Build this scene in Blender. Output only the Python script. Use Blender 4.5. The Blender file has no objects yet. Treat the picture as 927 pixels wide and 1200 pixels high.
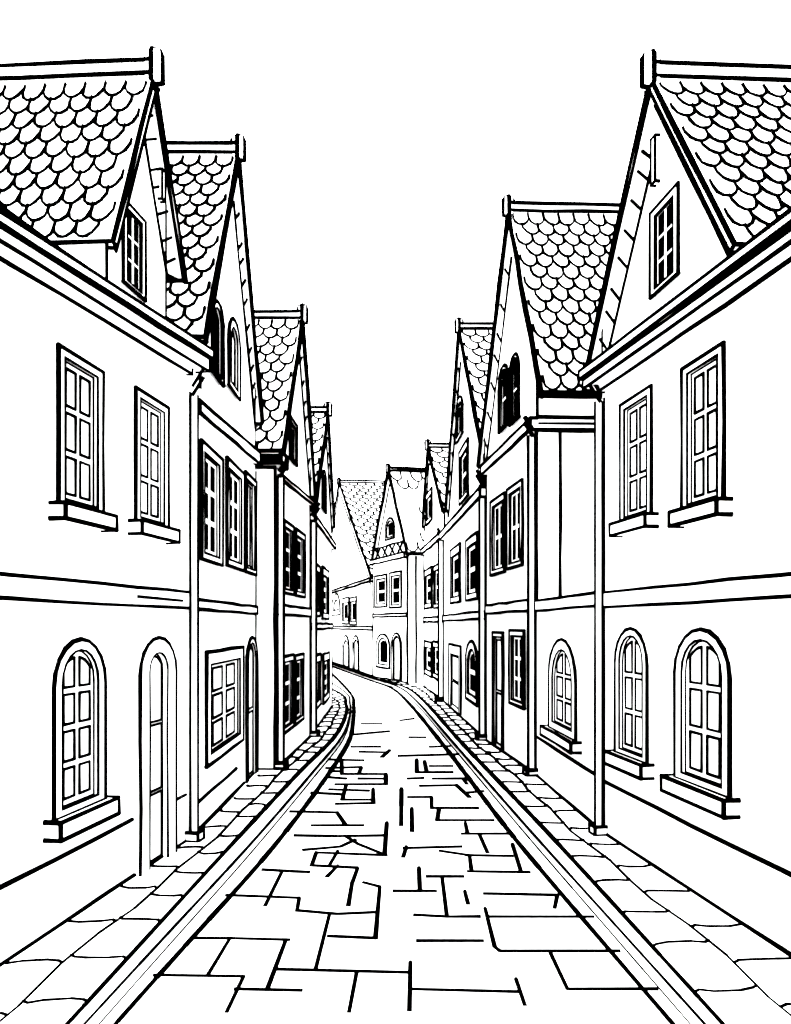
import bpy, math, random
from mathutils import Vector as V
random.seed(7)
sc=bpy.context.scene

# ---------------------------------------------------------------- materials
def mat_plain(name,col,noise):
    m=bpy.data.materials.new(name);m.use_nodes=True;nt=m.node_tree
    b=nt.nodes['Principled BSDF'];b.inputs['Roughness'].default_value=.9
    b.inputs['Specular IOR Level'].default_value=0.0
    tc=nt.nodes.new('ShaderNodeTexCoord');n=nt.nodes.new('ShaderNodeTexNoise');n.inputs['Scale'].default_value=6
    r=nt.nodes.new('ShaderNodeValToRGB')
    r.color_ramp.elements[0].color=tuple(max(0,c-noise) for c in col)+(1,)
    r.color_ramp.elements[1].color=tuple(col)+(1,)
    nt.links.new(tc.outputs['Object'],n.inputs['Vector']);nt.links.new(n.outputs['Fac'],r.inputs['Fac'])
    nt.links.new(r.outputs['Color'],b.inputs['Base Color'])
    return m
PAPER=mat_plain('white_lime_plaster',(.9,.9,.9),.03)
INK=mat_plain('black_ink',(.0,.0,.0),0)

# ---------------------------------------------------------------- mesh collector
class Part:
    def __init__(s): s.v=[];s.f=[];s.m=[]
    def face(s,pts,mi=0):
        i=len(s.v);s.v+= [tuple(p) for p in pts];s.f.append(tuple(range(i,i+len(pts))));s.m.append(mi)
    def hexa(s,p,mi=0):
        i=len(s.v);s.v+=[tuple(q) for q in p]
        for f in ((0,1,2,3),(7,6,5,4),(0,4,5,1),(1,5,6,2),(2,6,7,3),(3,7,4,0)):
            s.f.append(tuple(i+k for k in f));s.m.append(mi)
    def tube(s,pts,r,k=6,jit=.15):
        pts=[V(p) for p in pts]
        n=len(pts)-1
        ra=r*(1+random.uniform(-jit,jit))
        for j in range(n):
            a,b=pts[j],pts[j+1];d=b-a;L=d.length
            if L<1e-6: continue
            d/=L
            rb=r*(1+random.uniform(-jit,jit))
            up=V((0,0,1)) if abs(d.z)<.9 else V((1,0,0))
            x=d.cross(up).normalized();y=d.cross(x)
            a2=a-d*ra*.45;b2=b+d*rb*.45
            i=len(s.v)
            for c,rr in ((a2,ra),(b2,rb)):
                for q in range(k):
                    t=2*math.pi*q/k
                    s.v.append(tuple(c+x*(rr*math.cos(t))+y*(rr*math.sin(t))))
            for q in range(k):
                q2=(q+1)%k
                s.f.append((i+q,i+q2,i+k+q2,i+k+q));s.m.append(1)
            s.f.append(tuple(i+q for q in range(k))[::-1]);s.m.append(1)
            s.f.append(tuple(i+k+q for q in range(k)));s.m.append(1)
            ra=rb
    def build(s,name,parent=None):
        me=bpy.data.meshes.new(name);me.from_pydata(s.v,[],s.f)
        me.materials.append(PAPER);me.materials.append(INK)
        me.polygons.foreach_set('material_index',s.m);me.update()
        o=bpy.data.objects.new(name,me);sc.collection.objects.link(o)
        if parent: o.parent=parent
        return o

class House:
    def __init__(s,name,A,B,side,k=1.0):
        s.name=name;s.A=V((A[0],A[1],0));d=V((B[0]-A[0],B[1]-A[1],0));s.L=d.length;s.e=d/s.L
        s.n=V((s.e.y,-s.e.x,0))*side
        # the plots run back from the street a little skewed
        s.nb=(s.n*.35+V((1 if s.n.x>0 else -1,0,0))*.65).normalized()
        mid=(A[1]+B[1])/2
        s.r=.00275*mid*k;s.parts={}
    def part(s,n): return s.parts.setdefault(n,Part())
    def P(s,u,z,o=0): return s.A+s.e*u+(s.n if o>=0 else s.nb)*o+V((0,0,z))
    def line(s,pn,pts,o=0,k=1.0,**kw):
        q=[]
        P=[s.P(p[0],p[1],p[2] if len(p)>2 else o) for p in pts]
        w=s.r*.25
        for a,b in zip(P,P[1:]):
            m=max(1,int((b-a).length/.6));m=min(m,9)
            for j in range(m):
                c=a.lerp(b,j/m)
                if j: c=c+V([random.uniform(-w,w) for _ in range(3)])
                q.append(c)
        q.append(P[-1])
        s.part(pn).tube(q,s.r*k,**kw)
    def box(s,pn,u0,u1,z0,z1,o0,o1,k=.9,ink=True,z0b=None,z1b=None):
        z0b=z0 if z0b is None else z0b; z1b=z1 if z1b is None else z1b
        p=[s.P(u0,z0,o0),s.P(u1,z0b,o0),s.P(u1,z0b,o1),s.P(u0,z0,o1),s.P(u0,z1,o0),s.P(u1,z1b,o0),s.P(u1,z1b,o1),s.P(u0,z1,o1)]
        s.part(pn).hexa(p)
        if ink:
            F=[(u0,z0,o1),(u1,z0b,o1),(u1,z1b,o1),(u0,z1,o1),(u0,z0,o1)]
            s.line(pn,F,k=k)
            for (u,z) in ((u0,z0),(u1,z0b),(u1,z1b),(u0,z1)):
                s.line(pn,[(u,z,o0),(u,z,o1)],k=k)
    def finish(s):
        e=bpy.data.objects.new(s.name,None);sc.collection.objects.link(e)
        for n,p in s.parts.items(): p.build(n,e)

def profile(u0,u1,z0,z1,arch,n=10):
    if arch<=0: 
        return [(u0,z0),(u0,z1),(u1,z1),(u1,z0)]
    pts=[(u0,z0)];c=(u0+u1)/2;w=(u1-u0)/2
    for i in range(n+1):
        t=math.pi*(1-i/n)
        pts.append((c+w*math.cos(t),z1-arch+arch*math.sin(t)))
    pts.append((u1,z0));return pts
def topz(u,u0,u1,z1,arch):
    if arch<=0: return z1
    c=(u0+u1)/2;w=(u1-u0)/2;x=max(-1,min(1,(u-c)/w))
    return z1-arch+arch*math.sqrt(1-x*x)

WN={}
def window(h,u0,u1,z0,z1,arch=0,rows=3,cols=2,dark=False,sill=True,fw=None,out=.05,kind='window',k=.78,pk=.62,gap=None):
    WN[h.name]=WN.get(h.name,0)+1;pn='%s_%d'%(kind,WN[h.name]);W=u1-u0
    fw=fw or W*.13
    outer=profile(u0,u1,z0,z1,arch*W);inner=profile(u0+fw,u1-fw,z0+(0 if kind=='door' else fw*.6),z1-fw*.8,arch*(W-2*fw))
    p=h.part(pn)
    for i in range(len(outer)-1):
        a,b,c,d=outer[i],outer[i+1],inner[i+1],inner[i]
        p.face([h.P(*a,out),h.P(*b,out),h.P(*c,out),h.P(*d,out)])
        p.face([h.P(*a,0),h.P(*b,0),h.P(*b,out),h.P(*a,out)])
        p.face([h.P(*d,out),h.P(*c,out),h.P(*c,0.004),h.P(*d,0.004)])
    if kind!='door':
        a,b,c,d=outer[-1],outer[0],inner[0],inner[-1]
        p.face([h.P(*a,out),h.P(*b,out),h.P(*c,out),h.P(*d,out)])
        p.face([h.P(*d,out),h.P(*c,out),h.P(*c,0.004),h.P(*d,0.004)])
    cl=(lambda q:q+[q[0]]) if kind!='door' else (lambda q:q)
    h.line(pn,cl(outer),out,k=k*1.15);h.line(pn,cl(inner),out,k=k*.7)
    h.line(pn,cl(inner),.006,k=k*.85)
    a0,a1=u0+fw,u1-fw;b0=inner[0][1];ia=arch*(W-2*fw);b1=z1-fw*.8
    p.face([h.P(*q,.006) for q in inner])
    g=gap or ((a1-a0)*(.14 if not dark else .13));gz=min(.06,g) if not dark else g*.6
    cw=((a1-a0)-g*(cols+1))/cols
    rh=((b1-b0)-gz*(rows+1))/rows
    for c in range(cols):
        x0=a0+g+c*(cw+g);x1=x0+cw
        for r in range(rows):
            y0=b0+gz+r*(rh+gz);y1=y0+rh
            if r==rows-1 and arch:
                T=[(x0+(x1-x0)*i/4,topz(x0+(x1-x0)*i/4,a0,a1,b1,ia)-gz) for i in range(5)]
                T=[(x,max(z,y0+.01)) for x,z in T]
            else: 
                if arch: 
                    lim=min(topz(x0,a0,a1,b1,ia),topz(x1,a0,a1,b1,ia))-gz;y1=min(y1,max(lim,y0+.02))
                T=[(x0,y1),(x1,y1)]
            loop=[(x0,y0)]+T+[(x1,y0)]
            if dark: p.face([h.P(*q,.014) for q in loop],1)
            else: h.line(pn,loop+[loop[0]],.012,k=pk)
    if sill:
        hgt=.13*(z1-z0)/1.35
        h.box(pn,u0-.07*W,u1+.09*W,z0-hgt,z0+.002,0.0,out+.09,k=k*1.15)

def finial(h,u,z,o,s=1.0):
    w=.085*s;H=.15*s
    h.box('finial',u-w*.8,u+w*.8,z-H,z+H,o-w*.8,o+w*.8,ink=False)
    loop=lambda f:[f(-w,-H),f(-w,H*.75),f(-w*.7,H*1.05),f(0,H*1.25),f(w*.7,H*1.05),f(w,H*.75),f(w,-H),f(-w,-H)]
    h.line('finial',loop(lambda a,b:(u+a,z+b,o)),k=1.1)
    h.line('finial',loop(lambda a,b:(u,z+b,o+a)),k=1.1)
    for u_ in (u-w*.8,u+w*.8): h.line('finial',[(u_,z-H*.7,o+w*.1),(u_,z+H*.7,o+w*.1)],k=.6)

def gable(h,uL,uR,zL,zR,uA,zA,base,D=6,tw=.2,insL=.05,insR=.05,over=.07,dens=1.0,fin=1.0,near='L',tk=.74,ticks=7,bwf=.36,bwn=.15,lb=0):
    def sz(u):
        return zA+(zL-zA)*(uA-u)/(uA-uL) if u<uA else zA+(zR-zA)*(u-uA)/(uR-uA)
    a,b=uL+insL,uR-insR;th=.06
    front=[(a,base),(a,sz(a)-th),(uA,zA-th),(b,sz(b)-th),(b,base)]
    g=h.part('gable_wall')
    g.face([h.P(*q,0) for q in front]);g.face([h.P(*q,-D) for q in front])
    for u in (a,b): g.face([h.P(u,base,0),h.P(u,sz(u)-th,0),h.P(u,sz(u)-th,-D),h.P(u,base,-D)])
    for u in (a,b): h.line('gable_wall',[(u,base+lb),(u,sz(u)-th)],0,k=.7)
    R='roof'
    for uf,zf in ((uL,zL),(uR,zR)):
        du,dz=uf-uA,zf-zA;L=math.hypot(du,dz);du/=L;dz/=L
        nu,nz=(-dz,du) if du>0 else (dz,-du)
        if nz<0: nu,nz=-nu,-nz
        q=lambda t,off,o:h.P(uA+du*t+nu*off,zA+dz*t+nz*off,o)
        p=h.part(R)
        for oa,ob in ((0,over),(-D,0)):
            p.hexa([q(0,-.07,ob),q(L,-.07,ob),q(L,-.07,oa),q(0,-.07,oa),q(0,0,ob),q(L,0,ob),q(L,0,oa),q(0,0,oa)])
        Lq=lambda pts,k:h.line(R,[(uA+du*t+nu*f,zA+dz*t+nz*f,o) for t,f,o in pts],k=k)
        Lq([(0,0,over),(L,0,over)],1.15);Lq([(.05,-.07,over),(L,-.07,over)],.85)
        Lq([(L,0,over),(L,0,-D)],1.0);Lq([(L,-.07,over),(L,-.07,-D)],1.0);Lq([(L,0,over),(L,-.07,over)],1)
        isfar=(du>0)==(near=='L')
        bw=bwf if isfar else bwn
        Lq([(bw*1.4,-bw,.01),(L-.05,-bw,.01)],.85)
        if isfar:
            Lq([(L,-.07,.01),(L-.05,-bw,.01)],1.0)
            for j in range(ticks):
                t=L*(.2+.78*j/ticks+random.uniform(-.02,.02));Lq([(t,-.08,.01),(t+.05,-bw,.01)],.7)
        else: Lq([(.25,-.11,over*.5),(L*.98,-.11,over*.5)],.5)
        rows=max(3,int((L-.12)/(tw*.98)));rh=(L-.14)/rows;cols=int((D+over-.1)/tw)
        tp=h.part('roof_tiles');shape=((0,.02),(.0,.45),(.12,.82),(.32,1.02),(.5,1.07),(.68,1.02),(.88,.82),(1,.45),(1,.02))
        for r in range(rows):
            for c in range(cols):
                if random.random()>dens: continue
                s0=over-.07-(c+(.5 if r%2 else 0))*tw
                jj=random.uniform(-.1,.08);jk=random.uniform(-.08,.08)
                pts=[]
                for (x,y) in shape:
                    s_=s0-(x+jk*(1 if 0<x<1 else 0))*tw
                    t=.08+(r+min(y+jj*(y>0.1),1.08))*rh
                    pts.append(q(t,.006,s_))
                tp.tube(pts,h.r*tk,k=4,jit=.22)
    for oa,ob in ((0,over-.02),(-D,0)):
        h.box('ridge',uA-.06,uA+.06,zA-.02,zA+.11,oa,ob,ink=False)
    for u in (uA-.06,uA+.06):
        for z in (zA-.02,zA+.11): h.line('ridge',[(u,z,over),(u,z,-D)],k=.95)
    finial(h,uA,zA+.06,over,fin)

def body(h,u0,u1,z,D=6):
    p=h.part('walls')
    p.hexa([h.P(u0,-.3,-D),h.P(u1,-.3,-D),h.P(u1,-.3,0),h.P(u0,-.3,0),h.P(u0,z,-D),h.P(u1,z,-D),h.P(u1,z,0),h.P(u0,z,0)])
    h.line('walls',[(u0,0),(u1,0)],0.01,k=1.1)
    for u in (u0,u1): h.line('walls',[(u,0),(u,z)],0.0,k=.9)
    h.line('walls',[(u0,z,-D),(u0,z,0)],k=.8)
    h.line('walls',[(u0,0,-D),(u0,0,0)],k=.9)
def band(h,u0,u1,za,zb,out=.03,k=.85):
    h.box('string_course',u0,u1,za,zb,-.0,out,k=k)
def pipe(h,u,z0,z1,r=.038,off=.08,bend=True,foot=True):
    n=8;p=h.part('drainpipe');A=[]
    for z in (z0,z1): A.append([h.P(u+r*.8*math.cos(2*math.pi*i/n),z,off+r*.8*math.sin(2*math.pi*i/n)) for i in range(n)])
    for i in range(n): p.face([A[0][i],A[0][(i+1)%n],A[1][(i+1)%n],A[1][i]])
    c=(h.P(u,0,off));d=V((c.x,c.y,0)).normalized();t=V((-d.y,d.x,0))
    for sgn in (-1,1):
        a=c+t*sgn*r;q=[V((a.x,a.y,z0+(z1-z0)*i/6)) for i in range(7)]
        p.tube(q,h.r*.85)
    if bend:
        for dz in (0,.1): h.line('drainpipe',[(u-r,z1+dz,off),(u+.02,z1+.2+dz,off+.1)],k=1.0)
    if foot: h.box('drainpipe',u-r*2,u+r*2,z0-.1,z0+.0,off-r*1.6,off+r*2,k=1.0)

# ================================================================ LEFT ROW
h=House('gabled_house',(-2.79,5.43),(-2.31,8.64),1,1.2)
body(h,-2.5,3.23,5.0)
band(h,-2.5,3.2,2.585,2.76)
h.line('walls',[(-2.5,.55),(1.88,.55)],.012,k=.9);h.line('walls',[(2.78,.52),(3.1,.52)],.012,k=.8)
h.line('walls',[(1.95,2.67),(2.95,2.66)],.035,k=.8)
h.box('cornice',-2.5,3.16,4.76,5.15,0,.06,k=.85,z0b=5.19,z1b=5.5)
h.box('cornice',-2.5,3.3,4.78,4.83,.05,.2,k=.85,z0b=5.26,z1b=5.40)
h.box('cornice',-2.5,3.32,4.835,4.895,.05,.24,k=.85,z0b=5.405,z1b=5.50)
window(h,.62,1.29,3.35,4.6,0,3,2)
window(h,1.88,2.58,3.38,4.65,0,3,2)
window(h,.56,1.32,.87,2.28,.5,4,2,fw=.11)
window(h,1.93,2.72,.0,2.27,.45,3,1,sill=False,kind='door',fw=.19,out=.07,gap=.035)
window(h,1.68,2.11,5.57,6.34,0,3,2,dark=True,sill=False,fw=.07,out=.03,gap=.035)
h.box('gable_wall',2.44,2.50,6.75,7.05,.0,.05,k=.7)
gable(h,1.42,2.98,5.81,6.15,2.23,7.86,5.0,D=6,tw=.205,insL=.02,insR=.36,lb=.28)
pipe(h,3.17,.1,4.95)
h.finish()

h=House('gabled_house',(-2.31,8.64),(-2.30,12.6),1,1.12)
body(h,0.02,3.96,4.9)
band(h,.02,3.94,2.58,2.69)
h.box('cornice',.02,3.94,4.80,4.93,0,.1,k=.85,z0b=5.02,z1b=5.2)
h.line('walls',[(.2,.33),(2.4,.33)],.012,k=.8)
window(h,.30,1.36,3.17,4.55,0,3,2,dark=True,sill=False)
window(h,1.65,2.75,3.2,4.64,0,3,2,dark=True,sill=False)
window(h,2.9,3.75,3.2,4.7,0,1,3,dark=False,sill=False,gap=.05,pk=.5)
window(h,.55,2.7,.7,2.07,0,3,2,sill=False,fw=.2)
window(h,3.0,3.85,.0,2.2,.5,2,1,sill=False,kind='door')
window(h,.85,1.42,5.53,6.5,.5,1,1,dark=True,sill=False,fw=.1)
window(h,1.76,2.48,5.65,6.66,.5,1,1,dark=False,sill=False,fw=.14)
gable(h,.4,4.25,5.79,5.79,2.28,9.1,4.9,D=6,tw=.235,insR=.35,bwf=.42,ticks=10,lb=.3)
h.finish()

h=House('gabled_house',(-1.99,12.7),(-1.84,16.4),1,.98)
body(h,0,3.7,5.0)
band(h,0,3.7,2.57,2.74)
h.box('cornice',-.25,.3,5.04,5.22,-1.2,.14,k=1.2)
h.line('cornice',[(-.25,5.12,.14),(-.25,5.12,-1.2)],k=1.3)
h.box('cornice',.2,3.7,4.82,4.9,0,.1,k=.85,z0b=4.95,z1b=5.02)
window(h,.52,1.44,2.95,4.2,0,3,1,dark=True,sill=False)
window(h,1.71,2.75,2.95,4.2,0,3,1,dark=True,sill=False)
window(h,.45,1.44,.53,1.85,0,3,1,dark=True,sill=False)
window(h,1.62,2.59,.53,1.82,0,3,1,dark=True,sill=False)
window(h,1.1,1.8,5.4,6.15,0,1,1,dark=True,sill=False)
gable(h,.3,4.15,5.27,5.22,2.38,8.42,4.95,D=6,tw=.26,insL=.02,insR=.35,bwf=.42,tk=.66,lb=.2)
pipe(h,.06,.12,4.85,r=.045)
h.finish()

h=House('gabled_house',(-1.84,16.4),(-1.875,22.5),1,.82)
body(h,0.02,6.1,4.7)
band(h,0.02,6.1,2.3,2.42)
h.box('cornice',.02,6.1,4.62,4.75,0,.12,k=.9)
window(h,.4,1.8,2.6,3.77,0,3,1,dark=True,sill=False)
window(h,2.6,4.4,2.55,3.84,0,3,1,dark=True,sill=False)
window(h,.4,2.0,.5,1.7,0,3,1,dark=True,sill=False)
window(h,2.8,4.6,.42,1.65,0,3,1,dark=True,sill=False)
window(h,2.6,3.6,5.3,6.3,.4,1,1,dark=True,sill=False)
gable(h,.6,6.2,5.0,5.3,4.0,8.05,4.7,D=6,tw=.3,tk=.7,bwf=.4)
pipe(h,.1,.1,4.7,r=.05)
h.finish()

# ================================================================ RIGHT ROW
h=House('gabled_house',(2.87,5.57),(2.40,8.89),-1,1.2)
body(h,-2.5,3.3,5.0)
band(h,-2.5,3.3,2.6,2.77)
h.line('walls',[(-2.5,.58),(3.3,.6)],.012,k=.9)
h.box('cornice',-2.5,3.3,4.93,5.1,0,.08,k=.85,z0b=5.08,z1b=5.28)
h.box('cornice',-2.5,3.45,4.95,5.03,.07,.2,k=.85,z0b=5.15,z1b=5.25)
h.box('cornice',-2.5,3.47,5.045,5.13,.07,.24,k=.85,z0b=5.265,z1b=5.36)
window(h,.79,1.46,3.43,4.73,0,3,2)
window(h,2.06,2.77,3.49,4.77,0,3,2)
window(h,.70,1.59,.98,2.36,.45,3,2)
window(h,2.15,2.90,1.0,2.36,.5,3,2)
window(h,1.57,2.12,5.66,6.5,0,3,2,sill=False,dark=True,fw=.09,out=.03,gap=.04)
h.box('gable_wall',1.98,2.06,6.75,7.2,.0,.05,k=.7)
gable(h,.6,3.66,5.45,5.5,2.04,7.8,5.0,D=6,tw=.21,insL=.02,insR=.3,ticks=8,bwf=.4,lb=.28)
pipe(h,3.28,.1,4.95)
h.finish()

h=House('side_wing',(2.40,8.89),(2.25,12.27),-1,1.0)
body(h,.05,3.36,2.8,D=4)
band(h,.05,3.34,2.62,2.78)
h.line('walls',[(.05,.62),(3.36,.62)],.012,k=.9)
window(h,.95,2.35,.9,2.2,.4,3,2)
h.finish()

h=House('gabled_house',(2.25,12.27),(1.89,15.9),-1,1.02)
body(h,0,3.64,5.5)
band(h,.02,3.62,2.63,2.8)
h.box('cornice',-.08,3.64,5.5,5.68,0,.12,k=.9)
h.box('cornice',-.14,-.005,5.48,5.68,-4,.0,k=.95,ink=False)
h.line('cornice',[(-.14,5.48,0),(-.14,5.48,-4)]);h.line('cornice',[(-.14,5.58,0),(-.14,5.58,-4)],k=.6);h.line('cornice',[(-.14,5.68,0),(-.14,5.68,-4)])
h.line('walls',[(-.01,2.8,-.38),(-.01,5.48,-.38)],k=.8)
h.line('walls',[(-.01,5.7,-.32),(-.01,5.95,-.32)],k=.8)
window(h,.67,1.70,3.41,4.85,0,2,2,dark=True,sill=False)
window(h,1.91,3.05,3.38,4.84,0,2,2,dark=True,sill=False)
window(h,2.04,2.87,.05,2.25,0,2,1,sill=False,kind='door',gap=.1)
window(h,.56,1.52,1.0,2.3,0,3,2,dark=True,sill=False)
window(h,.89,1.52,5.97,7.13,.5,2,1,dark=True,sill=False)
window(h,1.65,2.36,6.05,7.2,.5,2,1,dark=True,sill=False)
gable(h,-.5,4.2,5.96,5.8,1.56,9.85,5.5,D=6,tw=.275,insL=.45,insR=.4,tk=.7,bwf=.5,lb=.2)
pipe(h,-.02,.1,5.4,r=.05)
h.finish()

h=House('gabled_house',(1.89,15.9),(1.52,24),-1,.82)
body(h,0.02,8.1,5.05)
band(h,.02,8.1,2.52,2.68)
h.box('cornice',.02,8.1,5.05,5.25,0,.14,k=.9)
window(h,.95,2.75,2.98,4.43,0,2,1,dark=True,sill=False)
window(h,3.9,5.9,3.0,4.5,0,2,1,dark=True,sill=False)
window(h,.95,2.75,.62,2.02,.3,2,1,dark=True,sill=False)
window(h,3.8,6.3,.1,1.84,0,2,1,sill=False,kind='door',gap=.2)
window(h,2.45,4.0,5.5,6.85,0,2,1,dark=True,sill=False)
window(h,3.4,4.7,7.25,8.3,.4,1,1,dark=True,sill=False)
gable(h,.3,7.1,6.15,5.85,3.95,10.05,5.05,D=6,tw=.34,tk=.68,bwf=.5,lb=.2)
pipe(h,.08,.1,5.3,r=.055)
h.finish()

h=House('gabled_house',(1.52,24),(1.12,29.6),-1,.75)
body(h,.02,5.6,5.2)
band(h,.02,5.6,2.5,2.66)
h.box('cornice',.02,5.6,5.1,5.3,0,.12,k=.9)
window(h,.6,2.2,2.96,4.38,0,2,1,dark=True,sill=False)
window(h,2.9,5.0,3.0,4.43,0,2,1,dark=True,sill=False)
window(h,.6,2.4,.6,1.83,0,2,1,dark=True,sill=False)
window(h,2.9,5.0,.56,1.78,0,2,1,dark=True,sill=False)
window(h,2.9,4.6,6.1,7.2,0,1,1,dark=True,sill=False)
gable(h,-.1,5.7,6.0,6.2,3.9,8.85,5.2,D=5,tw=.42,tk=.7)
pipe(h,.1,.1,5.1,r=.08)
h.finish()

# ================================================================ END OF THE STREET
h=House('gabled_cottage',(-1.02,35.4),(1.12,29.6),1,.7)
body(h,0,4.35,5.2)
band(h,0,4.35,2.75,2.87)
h.box('cornice',0,4.35,5.15,5.35,0,.15,k=.9)
for i in range(4):
    a=.75+i*.95
    h.line('cornice',[(a-.3,5.4),(a+.3,5.8)],.05,k=.7);h.line('cornice',[(a-.3,5.8),(a+.3,5.4)],.05,k=.7)
h.line('cornice',[(.4,5.85),(4.1,5.85)],.05,k=.7)
h.line('walls',[(4.36,0,-.35),(4.36,5.2,-.35)],k=.8);h.line('walls',[(4.36,0,-.7),(4.36,5.2,-.7)],k=.8)
window(h,.4,1.95,3.2,4.6,0,2,1,dark=True,sill=False)
window(h,2.35,3.75,3.13,4.62,0,2,1,dark=True,sill=False)
window(h,.6,2.3,.5,1.98,.3,1,1,dark=True,sill=False)
window(h,2.6,3.76,.02,2.04,.5,1,1,sill=False,kind='door')
window(h,1.8,2.9,6.1,7.0,.4,1,1,dark=True,sill=False)
gable(h,.0,4.5,5.4,5.3,2.2,9.1,5.2,D=6,tw=.45,dens=.3,near='R',tk=.7,ticks=0)
h.finish()

h=House('gabled_cottage',(-4.2,50),(-1.02,35.4),1,.56)
body(h,-6,14.9,4.4)
h.box('string_course',-6,14.9,2.15,2.3,0,.04,k=.9)
h.box('cornice',-6,14.9,4.4,4.55,0,.15,k=1)
window(h,5.5,7.8,2.45,3.9,0,1,1,dark=True,sill=False)
window(h,8.4,10.4,2.4,3.85,0,1,1,dark=True,sill=False)
window(h,5.5,8.0,.0,1.78,.3,1,1,dark=False,sill=False,kind='door')
window(h,9.3,11.2,.0,1.82,.3,1,1,dark=False,sill=False,kind='door')
window(h,1.0,4.5,3.0,4.3,.3,1,1,dark=False,sill=False)
gable(h,-5,14.6,4.7,4.7,4.2,10.9,4.4,D=7,tw=.5,near='R',tk=.85,ticks=0,bwn=.5)
h.finish()

# ================================================================ GROUND
def bezier_like(pts,n=5):
    out=[];P=[V(p+(0,)) for p in pts]
    for i in range(len(P)-1):
        p0=P[max(i-1,0)];p1=P[i];p2=P[i+1];p3=P[min(i+2,len(P)-1)]
        for j in range(n):
            t=j/n
            out.append(.5*((2*p1)+(p2-p0)*t+(2*p0-5*p1+4*p2-p3)*t*t+(3*p1-p0-3*p2+p3)*t**3))
    out.append(P[-1]);return out
g=Part();g.face([(-400,-200,-.108),(400,-200,-.108),(400,800,-.108),(-400,800,-.108)]);g.build('ground')

LS=[((-3.30,2),(-2.10,2),(-2.02,2)),((-2.79,5.43),(-1.93,5.43),(-1.69,5.43)),((-2.31,8.64),(-1.77,8.64),(-1.37,8.64)),((-2.15,12.6),(-1.55,12.6),(-1.13,12.6)),
((-1.84,16.4),(-1.30,16.4),(-1.0,16.4)),((-1.86,20),(-1.32,20.5),(-1.08,19.5)),((-1.875,22.5),(-1.5,23.2),(-1.3,23.9)),((-2.6,24.5),(-2.0,27),(-1.65,28)),((-6,30),(-4.5,36),(-3.2,38.8))]
RS=[((3.37,2),(2.09,2),(1.98,2)),((2.87,5.57),(1.92,5.57),(1.67,5.57)),((2.40,8.89),(1.75,8.89),(1.39,9.0)),((2.25,12.27),(1.54,12.27),(1.2,12.3)),
((1.89,15.9),(1.32,15.9),(.99,15.9)),((1.52,24),(.89,24),(.45,24)),((1.12,29.6),(.35,29.4),(-.15,30)),((-.95,35.3),(-1.1,35.0),(-1.3,34.9)),((-4.2,50),(-4.3,49.8),(-4.6,49))]
def vtube(p,pts,k):
    for a,b in zip(pts,pts[1:]):
        m=max(1,int((b-a).length/.8))
        q=[a.lerp(b,j/m) for j in range(m+1)]
        for c,d in zip(q,q[1:]):
            f=1.0 if c.y<14 else max(.5,1-(c.y-14)/26)
            p.tube([c,d],.0023*max(c.y,3.5)*k*f,jit=.12)
for st,side in ((LS,-1),(RS,1)):
    n=6
    W=bezier_like([s[0] for s in st],n);K=bezier_like([s[1] for s in st],n);G=bezier_like([s[2] for s in st],n)
    M=[k.lerp(g_,.5) for k,g_ in zip(K,G)]
    pv=Part();kb=Part();z0=V((0,0,-.1))
    wide=[w+V((side*1.0,0,0)) for w in W]
    for i in range(len(W)-1):
        pv.face([wide[i],wide[i+1],K[i+1],K[i]])
        kb.face([K[i]+V((0,0,0)),K[i+1],M[i+1],M[i]])
        kb.face([M[i],M[i+1],M[i+1]+z0,M[i]+z0])
        kb.face([M[i]+z0,M[i+1]+z0,G[i+1]+z0,G[i]+z0])
    vtube(kb,K,1.7);vtube(kb,M,1.0);vtube(kb,[m+z0 for m in M],.8);vtube(kb,[m+z0 for m in G],1.8)
    kb.build('kerb')
    def at(L,t):
        t=max(0,min(t,len(L)-1.001));i=int(t);return L[i].lerp(L[i+1],t-i)
    mid=[w.lerp(k,.52+.04*math.sin(i*1.7)) for i,(w,k) in enumerate(zip(W,K))]
    vtube(pv,mid[2:n*7],1.0)
    for lo,hi,ph in ((W,mid,0),(mid,K,.35)):
        t=.3+ph
        while t<n*7:
            a=at(lo,t);b=at(hi,t+random.uniform(-.08,.12))
            y=a.y
            bow=V((0,random.uniform(-.05,.05)*y/8,0))
            c1=a.lerp(b,.3)+bow;c2=a.lerp(b,.7)+bow
            # slab corners are rounded where a joint meets the long joint
            rr=.05*y/8
            vtube(pv,[a.lerp(b,.0)+V((0,rr,0)),a.lerp(b,.1),c1,c2,a.lerp(b,.9),b+V((0,-rr,0))],1.1)
            seg=(at(K,t+1)-at(K,t)).length
            t+=(.6+.014*y+random.uniform(-.12,.15))/max(seg,.1)
    pv.build('pavement')

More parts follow.
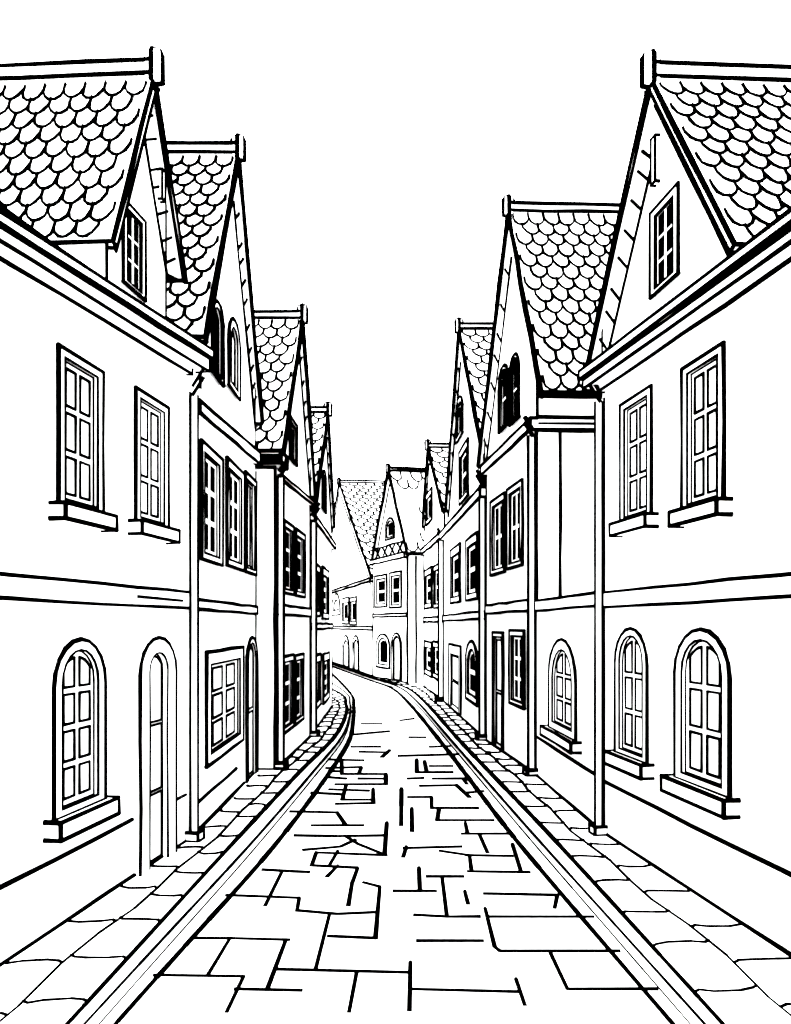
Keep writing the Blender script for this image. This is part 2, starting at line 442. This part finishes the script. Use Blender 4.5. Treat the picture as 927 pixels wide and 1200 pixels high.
# road paving stones (cm, plan coordinates)
S="""-85 1923 -34 1923;13 1991 47 2027;-98 1731 -16 1786;30 1692 66 1692;-90 1562 -31 1562;-26 1442 -12 1520;6 1452 123 1471;-132 1415 -59 1406;-98 1398 -89 1278 -16 1278 -15 1197 -94 1197;-113 1301 -91 1301;39 1415 36 1293 96 1293;53 1293 53 1398;-77 1197 -76 1092 -33 1092;-124 1136 -79 1125;-34 1166 -31 1071 -83 1066;38 1184 95 1190 107 1108;9 1166 7 953;18 1108 52 1108 49 1042;105 1136 131 1148;-140 1023 -77 1018 -61 953 -40 953;22 1042 20 926;49 1042 112 1042;59 1042 53 978 125 978;-104 953 -58 953;-119 907 -71 904 -11 907;-58 904 -42 872 -10 830;-11 966 -12 830 -87 840;-102 849 -62 862 -47 889;79 915 137 915;88 966 86 915;100 915 101 840;9 856 74 862;12 862 8 824;49 846 80 830 77 776;76 830 126 827;133 872 127 776;-64 846 -69 795;-87 840 -87 795 -39 787 -42 743;-135 781 -87 773;-115 776 -116 682;73 776 135 773;31 760 67 760;24 787 23 726;-2 719 38 719;-31 743 -15 731 -16 611 -54 615;-42 743 -42 682;-156 708 -88 701 -86 670 -50 662 -17 666;-68 760 -60 795;46 755 44 656 16 660;44 656 72 656;65 719 65 686;82 712 149 708 140 676;79 676 77 595 80 587 171 587;79 656 169 656;17 606 69 606;-162 611 -130 611 -84 608;-132 611 -134 547;-87 608 -88 526;-57 662 -58 558;-172 547 -108 545 -109 495;-85 556 10 551;-28 551 -30 495;11 568 9 497;10 526 85 522;85 541 85 504;118 583 118 526 179 526;-110 526 -64 524;-120 1330 -60 1340 -62 1278;-60 1240 -15 1240;-100 1160 -40 1150;60 1240 110 1240 112 1200;-108 1250 -80 1240;20 1240 45 1245;60 1350 100 1350;-70 1500 -20 1495;70 1560 110 1570"""
rd=Part()
Gl=bezier_like([s[2] for s in LS],6);Gr=bezier_like([s[2] for s in RS],6)
for i in range(len(Gl)-1):
    rd.face([Gl[i]+V((0,0,-.1)),Gl[i+1]+V((0,0,-.1)),Gr[i+1]+V((0,0,-.1)),Gr[i]+V((0,0,-.1))])
for l in S.split(';'):
    v=[int(q)/100 for q in l.split()]
    vtube(rd,[V((v[i],v[i+1],-.1)) for i in range(0,len(v),2)],1.35)
rd.build('stone_paved_road')

# ================================================================ LIGHT
w=bpy.data.worlds.new('World');sc.world=w;w.use_nodes=True;nt=w.node_tree;bg=nt.nodes['Background']
sky=nt.nodes.new('ShaderNodeTexSky');sky.sky_type='NISHITA';sky.sun_disc=False
sky.sun_elevation=math.radians(60);sky.sun_rotation=math.radians(180);bg.inputs['Strength'].default_value=.05
nt.links.new(sky.outputs['Color'],bg.inputs['Color'])
oc=nt.nodes.new('ShaderNodeBackground');oc.inputs['Color'].default_value=(1,1,1,1);oc.inputs['Strength'].default_value=9.0
ad=nt.nodes.new('ShaderNodeAddShader');nt.links.new(bg.outputs[0],ad.inputs[0]);nt.links.new(oc.outputs[0],ad.inputs[1])
nt.links.new(ad.outputs[0],nt.nodes['World Output'].inputs['Surface'])
sl=bpy.data.lights.new('sun','SUN');sl.energy=1.5;sl.angle=math.radians(40);sl.color=(1,.99,.97)
so=bpy.data.objects.new('sun',sl);sc.collection.objects.link(so);so.rotation_euler=(math.radians(30),0,0)
sc.view_settings.view_transform='Standard';sc.view_settings.look='None';sc.view_settings.exposure=0

cam=bpy.data.cameras.new('camera');co=bpy.data.objects.new('camera',cam);sc.collection.objects.link(co)
co.location=(0,0,2.4);co.rotation_euler=(math.radians(90),0,0)
cam.sensor_fit='HORIZONTAL';cam.sensor_width=36;cam.lens=34.95;cam.shift_y=.1424;cam.clip_end=2000;cam.clip_start=.05
sc.camera=co
